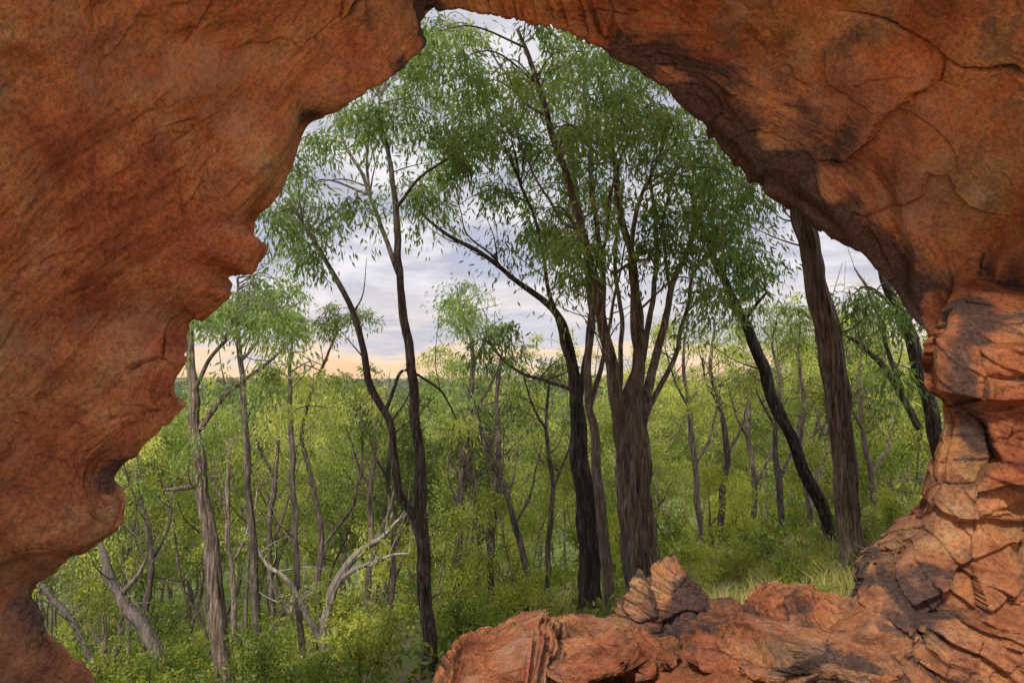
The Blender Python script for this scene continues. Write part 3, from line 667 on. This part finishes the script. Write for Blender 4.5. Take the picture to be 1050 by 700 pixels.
# ---- generated trees (mesh variants, copied) ----
def gen_tree(seed, Ht, r0, ncl, nleaf, Ln, Wd, rad, low=.35, seg=7, twigs=True):
    r = np.random.default_rng(seed); ac = Acc()
    lean = r.normal(size=2)*.09*Ht
    k = 7; t = np.linspace(0, 1, k)
    P = np.stack([lean[0]*t**1.3+np.cumsum(r.normal(size=k)*.022*Ht)*(t > 0), lean[1]*t**1.3+np.cumsum(r.normal(size=k)*.022*Ht)*(t > 0), t*Ht*.85], 1); P[0, :2] = 0; P[0, 2] = -.5
    q = catmull(P, 4); rr = np.linspace(1, .18, len(q))**1.1*r0; tube(ac, q, rr, seg)
    ends = [q[int(len(q)*.65):]]
    for i in range(r.integers(7, 10)):
        f = r.uniform(low, .85); a = q[int(f*(len(q)-1))]; an = r.uniform(0, 6.283); ln = Ht*r.uniform(.16, .34)*(1.25-f*.6)
        up = r.uniform(.4, 1.2)
        d = np.array([math.cos(an), math.sin(an), 0])
        p2 = np.array([a, a+d*ln*.35+np.array([0, 0, up*ln*.3]), a+d*ln*.65+np.array([0, 0, up*ln*.75])+r.normal(size=3)*.05*ln, a+d*ln*.9+np.array([0, 0, up*ln*1.1])])
        p2 = catmull(p2, 4); tube(ac, p2, np.linspace(r0*(1-f)*.6+r0*.10, r0*.05, len(p2)), 5); ends.append(p2[6:])
    E = np.vstack(ends)
    ci = r.integers(0, len(E), ncl); C = E[ci]+r.normal(size=(ncl, 3))*Ht*np.array([.05, .05, .035])
    if twigs:
        for a, c in zip(E[ci], C): tube(ac, np.array([a, (a+c)/2+np.array([0, 0, .1]), c]), [r0*.14, r0*.08, r0*.03], 3)
    cm = crown_mesh('crown', r, C, r.uniform(.7, 1.35, ncl)*rad, nleaf, Ln, Wd, .8)
    return ac.mesh('trunk'), cm
VN = [gen_tree(100+i, h, rr, nc, 150, .13, .038, .53, lo) for i, (h, rr, nc, lo) in enumerate([(11, .085, 50, .4), (9, .07, 46, .35), (13, .11, 56, .4), (8, .06, 40, .35), (10, .075, 48, .4), (12, .095, 52, .4), (7, .055, 36, .3)])]
VF = [gen_tree(200+i, h, .12, 60, 60, .28, .10, .85, .35, 5, False) for i, h in enumerate([11, 9.5, 13, 10, 12])]
VS = [gen_tree(300+i, h, .025, 30, 90, .10, .03, .34, .15, 5) for i, h in enumerate([2.2, 3.0, 3.6, 2.6])]
barks = [M_dark, M_grey, M_brown, M_dark, M_dark, M_dark, M_grey]
def zone(px):
    if px < 200: return 'beside the left cave wall'
    if px < 420: return 'left of the forked tree'
    if px < 590: return 'between the forked tree and the charred trunk'
    if px < 660: return 'behind the massive ironbark'
    if px < 850: return 'between the massive ironbark and the thick right trunk'
    return 'between the thick right trunk and the pillar'
rnd = random.Random(4)
def place(vs, kind, x, y, s, rz, name, label, cat, group, leafm, tilt=0., names=('trunk', 'crown'), bks=barks):
    k = rnd.randrange(len(vs))
    tm, cm = vs[k]
    root = empty(name, (x, y, Hs(x, y))); root.rotation_euler = (tilt, tilt*.5, rz); root.scale = (s, s, s)
    tag(root, label, cat, group)
    if not tm.materials: tm.materials.append(bks[(k+len(kind)) % len(bks)])
    if not cm.materials: cm.materials.append(leafm)
    for nm, me in zip(names, (tm, cm)):
        c = bpy.data.objects.new(nm, me); col.objects.link(c); c.parent = root
def scatter(n, dmin, dmax, pw=1.0, x0=-40, x1=1000, k=.035):
    pts = []; tries = 0
    while len(pts) < n and tries < 20000:
        tries += 1
        d = dmin+(dmax-dmin)*rnd.random()**pw; px = rnd.uniform(x0, x1); x = (px-525)/F*d
        if all((x-a)**2+(d-b)**2 > (.6+k*d)**2 for a, b, _ in pts): pts.append((x, d, px))
    return pts
npts = scatter(145, 17.5, 50, 1.1, k=.022)+scatter(20, 15, 30, 1., 640, 960, k=.02)
for x, y, px in npts:
    s = rnd.uniform(.6, 1.1)
    if px > 640: s *= .92
    open_ = 350 < px < 600
    top = (CAMZ-Hs(x, y)); q = rnd.random(); lim = (top+y*(.035 if q < (.55 if open_ else .40) else .10 if q < .82 else .17))/10.5
    s = min(s, max(lim, .5))
    place(VN, 'near', x, y, s, rnd.uniform(0, 6.28), 'gum_tree', 'slender leafy mid forest eucalyptus '+zone(px), 'tree', 'mid forest eucalypts '+zone(px), M_leafmid, rnd.uniform(-.08, .08))
for x, y, px in scatter(190, 44, 190, 1.2, k=.028):
    s = min(rnd.uniform(.9, 1.4), max(.6, (CAMZ-Hs(x, y)-.5)/11.))
    place(VF, 'far', x, y, s, rnd.uniform(0, 6.28), 'forest_tree', 'small distant eucalyptus low in the valley '+zone(px), 'tree', 'distant trees '+zone(px), M_leafmid)
for x, y, px in scatter(26, 13, 26, 1.0, 30, 640)+scatter(24, 11, 26, 1., 640, 950, k=.02):
    if 560 < px < 700 and y < 14: continue
    if 230 < px < 430 and y < 14.5: continue
    place(VS, 'sap', x, y, rnd.uniform(.6, 1.05)*(.6 if px > 640 and y < 14 else 1), rnd.uniform(0, 6.28), 'sapling', 'bushy yellow green understorey sapling '+zone(px), 'sapling', 'understorey saplings '+zone(px), M_leafyel, rnd.uniform(-.1, .1))
def gen_shrub(seed):
    r = np.random.default_rng(seed); ac = Acc(); C = []
    for i in range(9):
        an = r.uniform(0, 6.283); e = np.array([math.cos(an)*r.uniform(.1, .5), math.sin(an)*r.uniform(.1, .5), r.uniform(.35, 1.1)])
        tube(ac, catmull(np.array([[0, 0, -.1], e*.5+r.normal(size=3)*.04, e]), 3), np.linspace(.012, .004, 7), 4); C += [e, e*.7]
    return ac.mesh('stem'), crown_mesh('foliage', r, np.array(C), .24, 60, .09, .030, .2)
VB = [gen_shrub(400+i) for i in range(4)]
for x, y, px in scatter(66, 7, 28, 1.2, 40, 950)+scatter(30, 8., 14, 1., 700, 950, k=.0)+scatter(14, 10.5, 13.5, 1., 60, 560, k=.0):
    if px > 880 and y < 8.0: continue
    if 680 < px < 800 and y < 9.0: continue
    s = rnd.uniform(.5, 1.1) if px < 560 else rnd.uniform(.28, .55)
    place(VB, 'shrub', x, y, s, rnd.uniform(0, 6.28), 'shrub', 'low green shrub '+zone(px), 'shrub', 'shrubs '+zone(px), M_leafyel, 0, ('stem', 'foliage'), [M_dark])

# leafy ground cover
r = np.random.default_rng(55)
nC = 9000
d = 8+r.random(nC)**1.0*95; px = r.uniform(-20, 1000, nC); x = (px-525)/F*d
k = ~((px > 620) & (d < 10.5)); d, px, x = d[k], px[k], x[k]; nC = len(x)
C = np.stack([x, d, H(x, d)+r.uniform(.05, .35, nC)*(1+d*.02)], 1)
V, Qc, t = leaves(r, C, r.uniform(.2, .45, nC)*(1+d*.035), 22, .14, .06, -.2)
me = quads_mesh('ground_cover', V, Qc, False); fattr(me, 'tint', t, 'FACE')
tag(link('ground_cover', me, M_cover), 'leafy green undergrowth covering the forest floor', 'undergrowth', kind='stuff')

# grass: tufts of blades
nT = 5200; nb = 12
cx_ = rng.uniform(.4, 8, nT); cy_ = rng.uniform(5.4, 14, nT)
k = perlin(np.stack([cx_*.9, cy_*.9, 0*cx_], 1)) > -.22; cx_, cy_ = cx_[k], cy_[k]; nT = len(cx_)
tuft_h = rng.uniform(.10, .38, nT); tuft_t = rng.uniform(0, 1, nT)
x = np.repeat(cx_, nb)+rng.normal(size=nT*nb)*.035; y = np.repeat(cy_, nb)+rng.normal(size=nT*nb)*.035; n = len(x)
z = H(x, y); hgt = np.repeat(tuft_h, nb)*rng.uniform(.5, 1.15, n)
an = rng.uniform(0, 6.283, n); ln = np.stack([x-np.repeat(cx_, nb), y-np.repeat(cy_, nb)], 1)*9+rng.normal(size=(n, 2))*.25
B = np.stack([x, y, z-.02], 1); wd = np.stack([np.cos(an), np.sin(an), 0*an], 1)*.006
T = B+np.stack([ln[:, 0]*hgt, ln[:, 1]*hgt, hgt*.9], 1); Mi = B+np.stack([ln[:, 0]*hgt*.3, ln[:, 1]*hgt*.3, hgt*.6], 1)
V = np.stack([B-wd, B+wd, Mi+wd*.8, Mi-wd*.8, T-wd*.1, T+wd*.1], 1).reshape(-1, 3)
bi = np.arange(n)[:, None]*6
Q = np.concatenate([bi+np.array([[0, 1, 2, 3]]), bi+np.array([[3, 2, 5, 4]])])
me = quads_mesh('grass', V, Q, False); t = np.clip(rng.uniform(0, 1, n)*.35+np.repeat(tuft_t, nb)*.65+.5*(perlin(np.stack([x*.6, y*.6, 0*x+9], 1))+.15), 0, 1); fattr(me, 'tint', np.concatenate([t, t]), 'FACE')
M_grass = leaf_mat('grass_blades', (.12, .16, .04), (.36, .36, .10), (.70, .59, .31), .4, 0.)
tag(link('grass', me, M_grass), 'rough green and straw coloured grass on the slope behind the ledge', 'grass', kind='stuff')

# far forest canopy (one mass)
r = np.random.default_rng(77)
nC = 9000
d = 150+r.random(nC)**1.5*1700; px = r.uniform(-80, 1130, nC); x = (px-525)/F*d
zb = H(x, d)+r.uniform(7, 10, nC)
C = np.stack([x, d, zb], 1)
V, Qc, t = leaves(r, C, r.uniform(2.2, 4.0, nC)*(1+d/2500), 24, 2.1, 1.3, .3)
dd = np.repeat(d, 24)
me = quads_mesh('distant_canopy', V, Qc, False); fattr(me, 'tint', t*np.clip(1-dd/1800, .1, 1), 'FACE')
M_far = leaf_mat('far_canopy', (.06, .085, .04), (.12, .155, .055), (.22, .26, .09), .25, 0.)
tag(link('distant_canopy', me, M_far), 'far off eucalyptus canopy filling the valley to the horizon', 'forest', kind='stuff')

scene.view_settings.view_transform = 'Standard'; scene.view_settings.look = 'None'; scene.view_settings.exposure = 0
